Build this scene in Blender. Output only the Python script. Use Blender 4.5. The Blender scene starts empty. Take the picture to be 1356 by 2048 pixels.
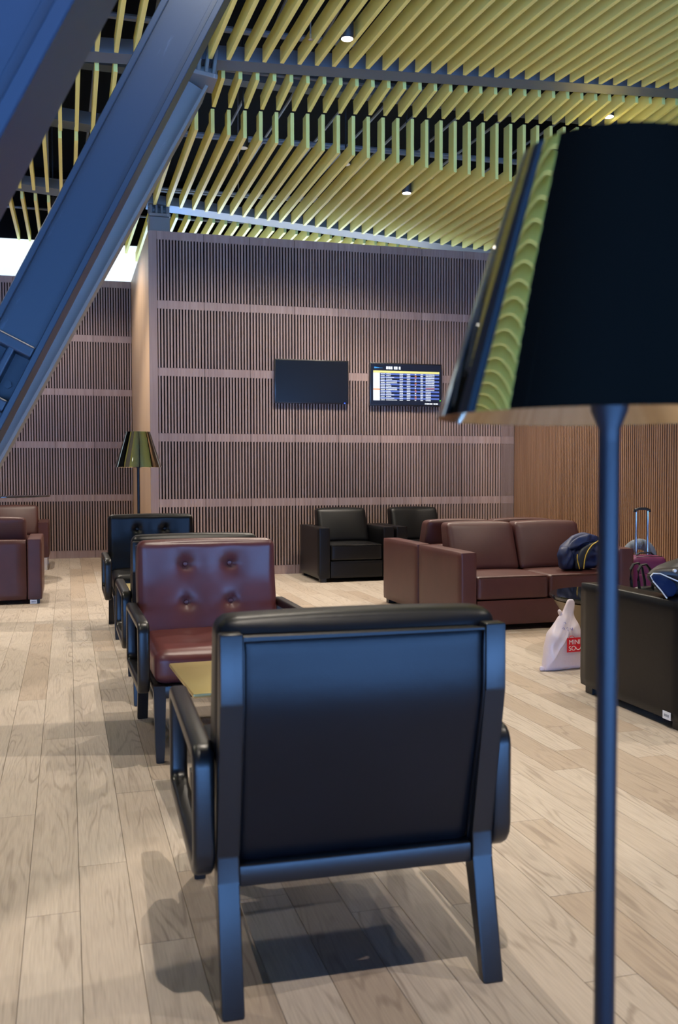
import bpy, bmesh, math, random
from math import sin, cos, pi, radians, sqrt, exp
from mathutils import Vector, Matrix

random.seed(11)
scene = bpy.context.scene
COL = scene.collection

# ------------------------------------------------------------------ camera
F_PX, PSI, PITCH, ROLL, EYE = 1900.0, radians(15.96), radians(2.27), radians(-0.147), 1.2
cam_d = bpy.data.cameras.new('camera')
cam_d.sensor_fit = 'HORIZONTAL'
cam_d.sensor_width = 24.0
cam_d.lens = F_PX / 1356.0 * 24.0
cam_d.clip_start = 0.05
cam_d.dof.use_dof = True
cam_d.dof.focus_distance = 6.2
cam_d.dof.aperture_fstop = 5.0
cam = bpy.data.objects.new('camera', cam_d)
COL.objects.link(cam)
fw = Vector((sin(PSI) * cos(PITCH), cos(PSI) * cos(PITCH), -sin(PITCH)))
rt = Vector((cos(PSI), -sin(PSI), 0))
up = rt.cross(fw)
r2 = cos(ROLL) * rt + sin(ROLL) * up
u2 = -sin(ROLL) * rt + cos(ROLL) * up
cam.matrix_world = Matrix((
    (r2.x, u2.x, -fw.x, 0), (r2.y, u2.y, -fw.y, 0), (r2.z, u2.z, -fw.z, EYE), (0, 0, 0, 1)))
scene.camera = cam

# ------------------------------------------------------------------ world, exposure
world = bpy.data.worlds.new('world')
scene.world = world
world.use_nodes = True
wb = world.node_tree.nodes['Background']
wb.inputs[0].default_value = (0.17, 0.42, 1.0, 1)
wb.inputs[1].default_value = 15.0
scene.view_settings.view_transform = 'Standard'
scene.view_settings.look = 'None'
scene.view_settings.gamma = 1.0
scene.view_settings.use_curve_mapping = False
scene.view_settings.exposure = 0.12
DOWNLIGHT_W = 275.0
DOWNLIGHT_COL = (1.0, 0.885, 0.74)


# ------------------------------------------------------------------ materials
def new_mat(name):
    m = bpy.data.materials.new(name)
    m.use_nodes = True
    nt = m.node_tree
    return m, nt, nt.nodes['Principled BSDF']


def N(nt, typ, **kw):
    n = nt.nodes.new(typ)
    for k, v in kw.items():
        setattr(n, k, v)
    return n


def plain(name, col, rough=0.5, metal=0.0, bump=0.0, bscale=200.0, var=0.0, vscale=3.0, spec=0.5, coat=0.0,
          emit=None, estr=0.0):
    m, nt, b = new_mat(name)
    b.inputs['Base Color'].default_value = (*col, 1)
    b.inputs['Roughness'].default_value = rough
    b.inputs['Metallic'].default_value = metal
    b.inputs['Specular IOR Level'].default_value = spec
    b.inputs['Coat Weight'].default_value = coat
    tc = N(nt, 'ShaderNodeTexCoord')
    if var > 0:
        no = N(nt, 'ShaderNodeTexNoise')
        no.inputs['Scale'].default_value = vscale
        no.inputs['Detail'].default_value = 4
        nt.links.new(tc.outputs['Object'], no.inputs['Vector'])
        mr = N(nt, 'ShaderNodeMapRange')
        mr.inputs[1].default_value, mr.inputs[2].default_value = 0.3, 0.7
        mr.inputs[3].default_value, mr.inputs[4].default_value = 1 - var, 1 + var
        nt.links.new(no.outputs['Fac'], mr.inputs[0])
        mx = N(nt, 'ShaderNodeVectorMath', operation='SCALE')
        mx.inputs[0].default_value = col
        nt.links.new(mr.outputs[0], mx.inputs['Scale'])
        nt.links.new(mx.outputs[0], b.inputs['Base Color'])
    if bump > 0:
        nb = N(nt, 'ShaderNodeTexNoise')
        nb.inputs['Scale'].default_value = bscale
        nb.inputs['Detail'].default_value = 3
        nt.links.new(tc.outputs['Object'], nb.inputs['Vector'])
        bp = N(nt, 'ShaderNodeBump')
        bp.inputs['Strength'].default_value = bump
        bp.inputs['Distance'].default_value = 0.004
        nt.links.new(nb.outputs['Fac'], bp.inputs['Height'])
        nt.links.new(bp.outputs['Normal'], b.inputs['Normal'])
    if emit:
        b.inputs['Emission Color'].default_value = (*emit, 1)
        b.inputs['Emission Strength'].default_value = estr
    return m


def leather(name, col, rough=0.42, spec=0.5):
    m, nt, b = new_mat(name)
    tc = N(nt, 'ShaderNodeTexCoord')
    no = N(nt, 'ShaderNodeTexNoise')
    no.inputs['Scale'].default_value = 5.0
    no.inputs['Detail'].default_value = 3
    nt.links.new(tc.outputs['Object'], no.inputs['Vector'])
    mr = N(nt, 'ShaderNodeMapRange')
    mr.inputs[1].default_value, mr.inputs[2].default_value = 0.3, 0.7
    mr.inputs[3].default_value, mr.inputs[4].default_value = 0.88, 1.12
    nt.links.new(no.outputs['Fac'], mr.inputs[0])
    mx = N(nt, 'ShaderNodeVectorMath', operation='SCALE')
    mx.inputs[0].default_value = col
    nt.links.new(mr.outputs[0], mx.inputs['Scale'])
    nt.links.new(mx.outputs[0], b.inputs['Base Color'])
    b.inputs['Roughness'].default_value = rough
    b.inputs['Specular IOR Level'].default_value = spec
    vo = N(nt, 'ShaderNodeTexVoronoi')
    vo.inputs['Scale'].default_value = 420.0
    nt.links.new(tc.outputs['Object'], vo.inputs['Vector'])
    n2 = N(nt, 'ShaderNodeTexNoise')
    n2.inputs['Scale'].default_value = 26.0
    n2.inputs['Detail'].default_value = 2
    nt.links.new(tc.outputs['Object'], n2.inputs['Vector'])
    ad = N(nt, 'ShaderNodeMath', operation='MULTIPLY_ADD')
    nt.links.new(vo.outputs['Distance'], ad.inputs[0])
    ad.inputs[1].default_value = 0.25
    nt.links.new(n2.outputs['Fac'], ad.inputs[2])
    bp = N(nt, 'ShaderNodeBump')
    bp.inputs['Strength'].default_value = 0.12
    bp.inputs['Distance'].default_value = 0.004
    nt.links.new(ad.outputs[0], bp.inputs['Height'])
    nt.links.new(bp.outputs['Normal'], b.inputs['Normal'])
    return m


def wood(name, dark, light, stretch=(14, 14, 0.8), rough=0.5, use_world=True, rnd=0.12):
    m, nt, b = new_mat(name)
    g = N(nt, 'ShaderNodeNewGeometry')
    oi = N(nt, 'ShaderNodeObjectInfo')
    mul = N(nt, 'ShaderNodeMath', operation='MULTIPLY')
    nt.links.new(oi.outputs['Random'], mul.inputs[0])
    mul.inputs[1].default_value = 37.0
    ad = N(nt, 'ShaderNodeVectorMath', operation='ADD')
    nt.links.new(g.outputs['Position'], ad.inputs[0])
    nt.links.new(mul.outputs[0], ad.inputs[1])
    sc = N(nt, 'ShaderNodeVectorMath', operation='MULTIPLY')
    sc.inputs[1].default_value = stretch
    nt.links.new(ad.outputs[0], sc.inputs[0])
    no = N(nt, 'ShaderNodeTexNoise')
    no.inputs['Scale'].default_value = 1.0
    no.inputs['Detail'].default_value = 5
    nt.links.new(sc.outputs[0], no.inputs['Vector'])
    cr = N(nt, 'ShaderNodeMix', data_type='RGBA')
    cr.inputs[6].default_value = (*dark, 1)
    cr.inputs[7].default_value = (*light, 1)
    mr = N(nt, 'ShaderNodeMapRange')
    mr.inputs[1].default_value, mr.inputs[2].default_value = 0.3, 0.7
    nt.links.new(no.outputs['Fac'], mr.inputs[0])
    nt.links.new(mr.outputs[0], cr.inputs[0])
    m2 = N(nt, 'ShaderNodeMapRange')
    m2.inputs[3].default_value, m2.inputs[4].default_value = 1 - rnd, 1 + rnd
    nt.links.new(oi.outputs['Random'], m2.inputs[0])
    mx = N(nt, 'ShaderNodeVectorMath', operation='SCALE')
    nt.links.new(cr.outputs[2], mx.inputs[0])
    nt.links.new(m2.outputs[0], mx.inputs['Scale'])
    nt.links.new(mx.outputs[0], b.inputs['Base Color'])
    b.inputs['Roughness'].default_value = rough
    return m


def oak_floor(name, from_attr):
    m, nt, b = new_mat(name)
    g = N(nt, 'ShaderNodeNewGeometry')
    if from_attr:
        a = N(nt, 'ShaderNodeAttribute', attribute_name='tone')
        rnd = a.outputs['Fac']
    else:
        rnd = N(nt, 'ShaderNodeObjectInfo').outputs['Random']
    off = N(nt, 'ShaderNodeVectorMath', operation='SCALE')
    off.inputs[0].default_value = (31.7, 57.3, 13.1)
    nt.links.new(rnd, off.inputs['Scale'])
    ad = N(nt, 'ShaderNodeVectorMath', operation='ADD')
    nt.links.new(g.outputs['Position'], ad.inputs[0])
    nt.links.new(off.outputs[0], ad.inputs[1])
    sc = N(nt, 'ShaderNodeVectorMath', operation='MULTIPLY')
    sc.inputs[1].default_value = (8.5, 0.85, 1)
    nt.links.new(ad.outputs[0], sc.inputs[0])
    n1 = N(nt, 'ShaderNodeTexNoise')
    n1.inputs['Scale'].default_value = 1.0
    n1.inputs['Detail'].default_value = 2.2
    n1.inputs['Roughness'].default_value = 0.42
    nt.links.new(sc.outputs[0], n1.inputs['Vector'])
    # growth rings: contour lines of the stretched noise
    k = N(nt, 'ShaderNodeMath', operation='MULTIPLY')
    k.inputs[1].default_value = 95.0
    nt.links.new(n1.outputs['Fac'], k.inputs[0])
    si = N(nt, 'ShaderNodeMath', operation='SINE')
    nt.links.new(k.outputs[0], si.inputs[0])
    ring = N(nt, 'ShaderNodeMapRange')
    ring.inputs[1].default_value, ring.inputs[2].default_value = 0.25, 1.0
    nt.links.new(si.outputs[0], ring.inputs[0])
    # broken up so rings fade in and out
    sc3 = N(nt, 'ShaderNodeVectorMath', operation='MULTIPLY')
    sc3.inputs[1].default_value = (9, 2.2, 1)
    nt.links.new(ad.outputs[0], sc3.inputs[0])
    n3 = N(nt, 'ShaderNodeTexNoise')
    n3.inputs['Detail'].default_value = 3
    n3.inputs['Scale'].default_value = 1.0
    nt.links.new(sc3.outputs[0], n3.inputs['Vector'])
    mk = N(nt, 'ShaderNodeMapRange')
    mk.inputs[1].default_value, mk.inputs[2].default_value = 0.40, 0.66
    nt.links.new(n3.outputs['Fac'], mk.inputs[0])
    rm = N(nt, 'ShaderNodeMath', operation='MULTIPLY')
    nt.links.new(ring.outputs[0], rm.inputs[0])
    nt.links.new(mk.outputs[0], rm.inputs[1])
    # fine pores
    sc2 = N(nt, 'ShaderNodeVectorMath', operation='MULTIPLY')
    sc2.inputs[1].default_value = (230, 9, 1)
    nt.links.new(ad.outputs[0], sc2.inputs[0])
    n2 = N(nt, 'ShaderNodeTexNoise')
    n2.inputs['Detail'].default_value = 2
    n2.inputs['Scale'].default_value = 1.0
    nt.links.new(sc2.outputs[0], n2.inputs['Vector'])
    po = N(nt, 'ShaderNodeMapRange')
    po.inputs[1].default_value, po.inputs[2].default_value = 0.35, 0.75
    po.inputs[3].default_value, po.inputs[4].default_value = 0.0, 0.35
    nt.links.new(n2.outputs['Fac'], po.inputs[0])
    tot = N(nt, 'ShaderNodeMath', operation='MULTIPLY_ADD')
    nt.links.new(rm.outputs[0], tot.inputs[0])
    tot.inputs[1].default_value = 0.5
    nt.links.new(po.outputs[0], tot.inputs[2])
    # plank tone
    cr = N(nt, 'ShaderNodeValToRGB')
    cr.color_ramp.elements[0].color = (0.445, 0.362, 0.292, 1)
    cr.color_ramp.elements[1].color = (0.565, 0.490, 0.420, 1)
    e = cr.color_ramp.elements.new(0.12)
    e.color = (0.470, 0.375, 0.295, 1)
    e = cr.color_ramp.elements.new(0.3)
    e.color = (0.525, 0.448, 0.378, 1)
    nt.links.new(rnd, cr.inputs[0])
    mx = N(nt, 'ShaderNodeMix', data_type='RGBA')
    nt.links.new(tot.outputs[0], mx.inputs[0])
    nt.links.new(cr.outputs[0], mx.inputs[6])
    mx.inputs[7].default_value = (0.245, 0.190, 0.150, 1)
    nt.links.new(mx.outputs[2], b.inputs['Base Color'])
    b.inputs['Roughness'].default_value = 0.52
    b.inputs['Specular IOR Level'].default_value = 0.35
    bp = N(nt, 'ShaderNodeBump')
    bp.inputs['Strength'].default_value = 0.08
    bp.inputs['Distance'].default_value = 0.002
    nt.links.new(tot.outputs[0], bp.inputs['Height'])
    bp.invert = True
    nt.links.new(bp.outputs['Normal'], b.inputs['Normal'])
    return m


def painted_steel(name, col, rough=0.42):
    m, nt, b = new_mat(name)
    tc = N(nt, 'ShaderNodeTexCoord')
    sc = N(nt, 'ShaderNodeVectorMath', operation='MULTIPLY')
    sc.inputs[1].default_value = (9, 9, 1.2)
    nt.links.new(tc.outputs['Object'], sc.inputs[0])
    no = N(nt, 'ShaderNodeTexNoise')
    no.inputs['Scale'].default_value = 1.6
    no.inputs['Detail'].default_value = 7
    no.inputs['Roughness'].default_value = 0.65
    nt.links.new(sc.outputs[0], no.inputs['Vector'])
    mr = N(nt, 'ShaderNodeMapRange')
    mr.inputs[1].default_value, mr.inputs[2].default_value = 0.64, 0.74
    nt.links.new(no.outputs['Fac'], mr.inputs[0])
    mx = N(nt, 'ShaderNodeMix', data_type='RGBA')
    nt.links.new(mr.outputs[0], mx.inputs[0])
    mx.inputs[6].default_value = (*col, 1)
    mx.inputs[7].default_value = (col[0] * 2.0 + .02, col[1] * 1.9 + .02, col[2] * 1.8 + .02, 1)
    nt.links.new(mx.outputs[2], b.inputs['Base Color'])
    b.inputs['Roughness'].default_value = rough
    return m


M = {}
M['black_leather'] = leather('black_leather', (0.004, 0.004, 0.005), 0.38, 0.30)
M['red_leather'] = leather('oxblood_leather', (0.135, 0.036, 0.033), 0.37, 0.55)
M['brown_leather'] = leather('brown_leather', (0.078, 0.025, 0.022), 0.44, 0.5)
M['dark_wood'] = plain('dark_stained_wood', (0.009, 0.008, 0.008), 0.34, spec=0.5, bump=0.05, bscale=90)
M['plastic_black'] = plain('black_plastic', (0.012, 0.012, 0.013), 0.4)
M['brass'] = plain('satin_brass', (0.62, 0.50, 0.22), 0.38, 0.85, var=0.04)
M['brass_dark'] = plain('dark_bronze', (0.16, 0.12, 0.07), 0.35, 0.8)
M['shade_out'] = plain('polished_bronze_mirror', (0.50, 0.49, 0.40), 0.012, 1.0)
M['shade_in'] = plain('shade_lining', (0.80, 0.64, 0.44), 0.07, 1.0)
M['pole'] = plain('black_lacquered_pole', (0.010, 0.012, 0.018), 0.40, spec=0.30)
M['slat_yellow'] = plain('yellow_ceiling_slat', (0.92, 0.82, 0.24), 0.5, var=0.05, vscale=1.5)
M['beam_grey'] = plain('grey_beam_paint', (0.11, 0.135, 0.16), 0.5)
M['void_black'] = plain('black_ceiling_void', (0.0035, 0.0035, 0.004), 0.9, spec=0.1)
M['conduit'] = plain('grey_conduit', (0.26, 0.27, 0.29), 0.5)
M['strut'] = painted_steel('dark_blue_strut_paint', (0.017, 0.032, 0.056), 0.42)
M['strut_grey'] = painted_steel('grey_strut_paint', (0.19, 0.185, 0.18), 0.5)
M['wall_wood'] = wood('red_brown_veneer', (0.272, 0.182, 0.152), (0.360, 0.255, 0.216), (22, 22, 1.2), 0.5)
M['wall_wood_warm'] = wood('warm_brown_veneer', (0.235, 0.125, 0.072), (0.315, 0.178, 0.108), (22, 22, 1.2), 0.5)
M['side_wood'] = wood('tan_veneer', (0.60, 0.41, 0.27), (0.70, 0.50, 0.345), (30, 9, 0.5), 0.45, rnd=0.0)
M['groove'] = plain('groove_felt', (0.012, 0.008, 0.009), 0.95, spec=0.1)
M['wall_core'] = plain('wall_core', (0.05, 0.035, 0.03), 0.9)
M['white_glow'] = plain('frosted_daylight_glass', (0.8, 0.85, 0.9), 0.6, emit=(0.77, 0.905, 0.975), estr=1.0)
M['white_glow_strong'] = plain('added_glow_panel_face', (0.8, 0.85, 0.9), 0.6, emit=(0.86, 0.94, 1.0), estr=4.0)  # glow of the panel added behind the screen wall
M['hall_grey'] = plain('hall_wall_grey', (0.03, 0.027, 0.025), 0.8)
M['hall_floor'] = plain('hall_floor_stone', (0.30, 0.29, 0.28), 0.5)
M['mullion'] = plain('window_mullion', (0.05, 0.05, 0.055), 0.5)
M['floor_parts'] = oak_floor('oak_plank', False)
M['floor_rest'] = oak_floor('oak_plank_far', True)
M['floor_gap'] = plain('plank_joint', (0.10, 0.07, 0.048), 0.9)
M['tv_bezel'] = plain('television_bezel', (0.010, 0.010, 0.012), 0.3)
M['tv_glass'] = plain('dark_screen_glass', (0.006, 0.007, 0.010), 0.22, spec=0.6)
M['scr_black'] = plain('lit_screen_black', (0.006, 0.007, 0.012), 0.25, emit=(0.004, 0.008, 0.02), estr=1.0)
M['scr_white'] = plain('screen_white', (0.1, 0.1, 0.1), 0.3, emit=(0.86, 0.92, 1.0), estr=1.0)
M['scr_yellow'] = plain('screen_yellow', (0.1, 0.1, 0.05), 0.3, emit=(0.85, 0.78, 0.26), estr=0.95)
M['scr_blue'] = plain('screen_blue', (0.02, 0.03, 0.1), 0.3, emit=(0.10, 0.17, 0.55), estr=0.9)
M['scr_cyan'] = plain('screen_cyan', (0.02, 0.06, 0.1), 0.3, emit=(0.05, 0.35, 0.85), estr=0.9)
M['scr_orange'] = plain('screen_orange', (0.1, 0.04, 0.01), 0.3, emit=(0.95, 0.30, 0.08), estr=0.9)
M['led_blue'] = plain('blue_led', (0.0, 0.0, 0.1), 0.3, emit=(0.05, 0.12, 1.0), estr=3.0)
M['led_green'] = plain('green_led', (0.0, 0.1, 0.0), 0.3, emit=(0.15, 1.0, 0.05), estr=2.0)
M['lamp_lens'] = plain('downlight_lens', (0.9, 0.9, 0.9), 0.4, emit=(1.0, 0.97, 0.95), estr=6.0)
M['lamp_lens_dim'] = plain('added_downlight_lens', (0.3, 0.3, 0.3), 0.4, emit=(1.0, 0.93, 0.85), estr=0.25)  # dim lens of the added downlights between the slats
M['lamp_body'] = plain('downlight_body', (0.03, 0.03, 0.032), 0.5)
M['chrome'] = plain('chrome', (0.78, 0.80, 0.83), 0.12, 1.0)
M['aluminium'] = plain('satin_aluminium', (0.72, 0.74, 0.78), 0.28, 1.0)
M['tag_white'] = plain('white_tag', (0.75, 0.77, 0.80), 0.5)
M['tag_ink'] = plain('tag_ink', (0.25, 0.28, 0.33), 0.6)
M['bag_white'] = plain('translucent_white_film', (0.80, 0.70, 0.76), 0.30, bump=0.5, bscale=24, var=0.06, vscale=7)
M['bag_red'] = plain('red_print', (0.72, 0.018, 0.035), 0.4)
M['bag_text'] = plain('white_print', (0.90, 0.86, 0.86), 0.4)
M['ink_blue'] = plain('blue_pen_ink', (0.12, 0.13, 0.50), 0.5)
M['navy'] = plain('navy_nylon', (0.010, 0.022, 0.085), 0.55, bump=0.35, bscale=22, var=0.25, vscale=8)
M['lining'] = plain('dark_quilted_lining', (0.016, 0.022, 0.035), 0.6, bump=0.5, bscale=60)
M['yellow_zip'] = plain('yellow_zip', (0.75, 0.52, 0.08), 0.5)
M['coat'] = plain('black_quilted_coat', (0.016, 0.015, 0.018), 0.5, bump=0.4, bscale=28)
M['coat_lining'] = plain('blue_coat_lining', (0.006, 0.014, 0.045), 0.7, spec=0.12, bump=0.3, bscale=30)
M['zip_grey'] = plain('pale_zip', (0.55, 0.55, 0.52), 0.4)
M['plum'] = plain('plum_fabric', (0.135, 0.012, 0.075), 0.6, bump=0.2, bscale=120)
M['pillow_grey'] = plain('grey_plush', (0.17, 0.20, 0.25), 0.95, bump=0.6, bscale=90)
M['table_top'] = plain('black_glass_top', (0.008, 0.009, 0.012), 0.06, spec=0.7)
M['table_cone'] = plain('bronze_cone', (0.20, 0.155, 0.10), 0.38, 0.7)
M['black_strap'] = plain('black_strap_leather', (0.015, 0.016, 0.020), 0.35)


# ------------------------------------------------------------------ mesh helpers
def obj(name, bm, mat, parent=None, smooth=None, loc=None, auto=35):
    bmesh.ops.recalc_face_normals(bm, faces=bm.faces[:])
    me = bpy.data.meshes.new(name)
    if smooth:
        for f in bm.faces:
            f.smooth = True
        if auto:
            lim = radians(auto)
            for e in bm.edges:
                if len(e.link_faces) == 2 and e.calc_face_angle(0) > lim:
                    e.smooth = False
    bm.to_mesh(me)
    bm.free()
    for mm in (mat if isinstance(mat, (list, tuple)) else [mat]):
        me.materials.append(M[mm])
    return link(name, me, parent, loc)


def link(name, me, parent=None, loc=None):
    o = bpy.data.objects.new(name, me)
    COL.objects.link(o)
    if parent:
        o.parent = parent
    if loc:
        o.location = loc
    return o


def tag(o, label=None, cat=None, group=None, kind=None):
    if label:
        o['label'] = label
    if cat:
        o['category'] = cat
    if group:
        o['group'] = group
    if kind:
        o['kind'] = kind
    return o


def thing(name, label, cat, loc=(0, 0, 0), rz=0.0, group=None):
    o = bpy.data.objects.new(name, None)
    o.empty_display_size = 0.1
    COL.objects.link(o)
    o.location = loc
    o.rotation_euler = (0, 0, rz)
    return tag(o, label, cat, group)


def copy_tree(o, parent=None):
    c = o.copy()
    COL.objects.link(c)
    c.parent = parent
    for ch in list(o.children):
        copy_tree(ch, c)
    return c


def B():
    return bmesh.new()


def box(bm, x0, x1, y0, y1, z0, z1, bev=0.0, seg=2):
    vs = [bm.verts.new(p) for p in ((x0, y0, z0), (x1, y0, z0), (x1, y1, z0), (x0, y1, z0),
                                    (x0, y0, z1), (x1, y0, z1), (x1, y1, z1), (x0, y1, z1))]
    fs = [bm.faces.new([vs[i] for i in q]) for q in
          ((0, 3, 2, 1), (4, 5, 6, 7), (0, 1, 5, 4), (1, 2, 6, 5), (2, 3, 7, 6), (3, 0, 4, 7))]
    if bev > 0:
        es = list({e for f in fs for e in f.edges})
        bmesh.ops.bevel(bm, geom=es, offset=bev, segments=seg, profile=0.5, affect='EDGES')
    return bm


def prism(bm, pts, d, bev=0.0, seg=2, at=(0, 0, 0), ax='x'):
    """polygon pts=(a,b) extruded by +-d/2 along ax ('x': a->y,b->z; 'y': a->x,b->z; 'z': a->x,b->y)."""
    def mk(a, b, c):
        if ax == 'x':
            v = (c, a, b)
        elif ax == 'y':
            v = (a, c, b)
        else:
            v = (a, b, c)
        return bm.verts.new(Vector(v) + Vector(at))
    A = [mk(a, b, -d / 2) for a, b in pts]
    C = [mk(a, b, d / 2) for a, b in pts]
    n = len(pts)
    fs = [bm.faces.new(A), bm.faces.new(C[::-1])]
    for i in range(n):
        fs.append(bm.faces.new((A[i], C[i], C[(i + 1) % n], A[(i + 1) % n])))
    if bev > 0:
        es = list({e for f in fs for e in f.edges})
        bmesh.ops.bevel(bm, geom=es, offset=bev, segments=seg, profile=0.5, affect='EDGES')
    return bm


def lathe(bm, prof, n=32, at=(0, 0, 0), cap=True, axis='z'):
    rings = []
    for r, z in prof:
        ring = []
        for i in range(n):
            a = 2 * pi * i / n
            p = Vector((r * cos(a), r * sin(a), z))
            if axis == 'y':
                p = Vector((p.x, p.z, p.y))
            elif axis == 'x':
                p = Vector((p.z, p.x, p.y))
            ring.append(bm.verts.new(p + Vector(at)))
        rings.append(ring)
    for a, b in zip(rings, rings[1:]):
        for i in range(n):
            bm.faces.new((a[i], a[(i + 1) % n], b[(i + 1) % n], b[i]))
    if cap:
        bm.faces.new(rings[0][::-1])
        bm.faces.new(rings[-1])
    return bm


def sweep(bm, path, section, closed=False, upv=(0, 0, 1), caps=True):
    """sweep a section [(a along side, b along up)] along a path of points."""
    P = [Vector(p) for p in path]
    n = len(P)
    rings = []
    for i in range(n):
        if closed:
            t = (P[(i + 1) % n] - P[i - 1]).normalized()
        else:
            t = (P[min(i + 1, n - 1)] - P[max(i - 1, 0)]).normalized()
        u = Vector(upv)
        s = t.cross(u)
        if s.length < 1e-5:
            s = t.cross(Vector((1, 0, 0)))
        s.normalize()
        u = s.cross(t).normalized()
        # mitre
        k = 1.0
        if (closed or 0 < i < n - 1):
            d0 = (P[i] - P[i - 1]).normalized()
            k = 1.0 / max(0.5, d0.dot(t))
        rings.append([bm.verts.new(P[i] + s * (a * k) + u * b) for a, b in section])
    m = len(section)
    rng = range(n) if closed else range(n - 1)
    for i in rng:
        a, b = rings[i], rings[(i + 1) % n]
        for j in range(m):
            bm.faces.new((a[j], a[(j + 1) % m], b[(j + 1) % m], b[j]))
    if caps and not closed:
        bm.faces.new(rings[0][::-1])
        bm.faces.new(rings[-1])
    return bm


def circ(r, n=8):
    return [(r * cos(2 * pi * i / n), r * sin(2 * pi * i / n)) for i in range(n)]


def rrect(w, h, r, k=3):
    pts = []
    for cx, cy, a0 in ((w / 2 - r, h / 2 - r, 0), (-w / 2 + r, h / 2 - r, 90), (-w / 2 + r, -h / 2 + r, 180),
                       (w / 2 - r, -h / 2 + r, 270)):
        for i in range(k + 1):
            a = radians(a0 + 90 * i / k)
            pts.append((cx + r * cos(a), cy + r * sin(a)))
    return pts


def cushion(bm, cx, cy, cz, w, d, h, r=0.03, crown=(0, 0, 0), cuts=10, fn=None):
    """rounded box with softly crowned faces; fn(co)->co deforms it afterwards."""
    t = bmesh.new()
    bmesh.ops.create_cube(t, size=2.0)
    bmesh.ops.subdivide_edges(t, edges=t.edges[:], cuts=cuts, use_grid_fill=True)
    hx, hy, hz = w / 2, d / 2, h / 2
    rr = min(r, hx * .98, hy * .98, hz * .98)

    def warp(c, half):
        # denser near the edges so the rounding reads
        x = c * half
        return x
    for v in t.verts:
        c = v.co.copy()
        # push parameter towards edges
        p = Vector([math.copysign(abs(k) ** 0.72, k) for k in c])
        q = Vector((p.x * hx, p.y * hy, p.z * hz))
        inn = Vector((max(-hx + rr, min(hx - rr, q.x)), max(-hy + rr, min(hy - rr, q.y)), max(-hz + rr, min(hz - rr, q.z))))
        dd = q - inn
        if dd.length > 1e-9:
            q = inn + dd.normalized() * rr
        sx, sy, sz = p.x, p.y, p.z
        if abs(c.x) > .999:
            q.x += math.copysign(crown[0] * (1 - sy ** 2) * (1 - sz ** 2), c.x)
        if abs(c.y) > .999:
            q.y += math.copysign(crown[1] * (1 - sx ** 2) * (1 - sz ** 2), c.y)
        if abs(c.z) > .999:
            q.z += math.copysign(crown[2] * (1 - sx ** 2) * (1 - sy ** 2), c.z)
        v.co = q
    for v in t.verts:
        q = v.co
        if fn:
            q = Vector(fn(q))
        v.co = q + Vector((cx, cy, cz))
    me = bpy.data.meshes.new('tmp')
    t.to_mesh(me)
    t.free()
    bm.from_mesh(me)
    bpy.data.meshes.remove(me)
    return bm


def puffy(bm, outline, t, at, udir=(1, 0, 0), vdir=(0, 0, 1), rings=7, wr=0.006, seed=1, flat_back=1.0, tf=None, smooth=2):
    """a soft body with the given outline and its own thickness t."""
    rnd = random.Random(seed)
    U, V = Vector(udir), Vector(vdir)
    W = U.cross(V).normalized()
    # refine outline
    pts = []
    n0 = len(outline)
    for i in range(n0):
        a, b = Vector(outline[i]), Vector(outline[(i + 1) % n0])
        for k in range(4):
            pts.append(a.lerp(b, k / 4))
    for _ in range(smooth):
        pts = [(pts[i - 1] + pts[i] * 2 + pts[(i + 1) % len(pts)]) / 4 for i in range(len(pts))]
    c = sum(pts, Vector((0, 0))) / len(pts)
    n = len(pts)
    ph = [rnd.uniform(0, 6.28) for _ in range(6)]

    def wrinkle(u, v, s):
        a = sin(17 * u + 11 * v + ph[0] + 1.2 * sin(14 * v + ph[3]))
        b = sin(33 * v - 24 * u + ph[1] + 1.5 * sin(19 * u + ph[4]))
        return wr * s * (1.6 * (1 - 2 * abs(a)) + 1.0 * (1 - 2 * abs(b)) + 0.5 * sin(70 * u + ph[2]))

    def layer(side):
        out = []
        for k in range(rings + 1):
            s = cos(pi / 2 * k / rings)
            hgt = sin(pi / 2 * k / rings) ** 0.6
            if k == rings:
                q = c
                out.append([bm.verts.new(Vector(at) + U * q.x + V * q.y + W * side * (t / 2 * (tf(q.y) if tf else 1) + wrinkle(q.x, q.y, 1)))])
            else:
                row = []
                for p in pts:
                    q = c + (p - c) * s
                    row.append(bm.verts.new(Vector(at) + U * q.x + V * q.y + W * side * (t / 2 * hgt * (tf(q.y) if tf else 1) + wrinkle(q.x, q.y, hgt))))
                out.append(row)
        return out
    A = layer(1)
    Bk = layer(-flat_back)
    for L in (A, Bk):
        for k in range(rings - 1):
            for i in range(n):
                bm.faces.new((L[k][i], L[k][(i + 1) % n], L[k + 1][(i + 1) % n], L[k + 1][i]))
        for i in range(n):
            bm.faces.new((L[rings - 1][i], L[rings - 1][(i + 1) % n], L[rings][0]))
    bmesh.ops.remove_doubles(bm, verts=bm.verts[:], dist=1e-5)
    return bm


# ------------------------------------------------------------------ floor
YED = -1.55    # open edge of the lounge floor behind the viewer, above a lower hall
YWIN = -9.0    # glazed front of that hall
XF0, XF1, YF0, YF1 = -8.0, 5.54, YED, 14.6
PW = 0.1425
fl = tag(obj('floor', box(B(), XF0, XF1, YF0, YF1, -0.12, -0.012), 'floor_gap'), kind='structure')
bmu = box(B(), -0.5, 0.5, -0.5, 0.5, -1.0, 0.0)
bmesh.ops.bevel(bmu, geom=[e for e in bmu.edges if all(v.co.z > -.01 for v in e.verts)], offset=0.006, segments=1,
                affect='EDGES')
plank_me = bpy.data.meshes.new('plank')
bmu.to_mesh(plank_me)
bmu.free()
plank_me.materials.append(M['floor_parts'])


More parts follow.
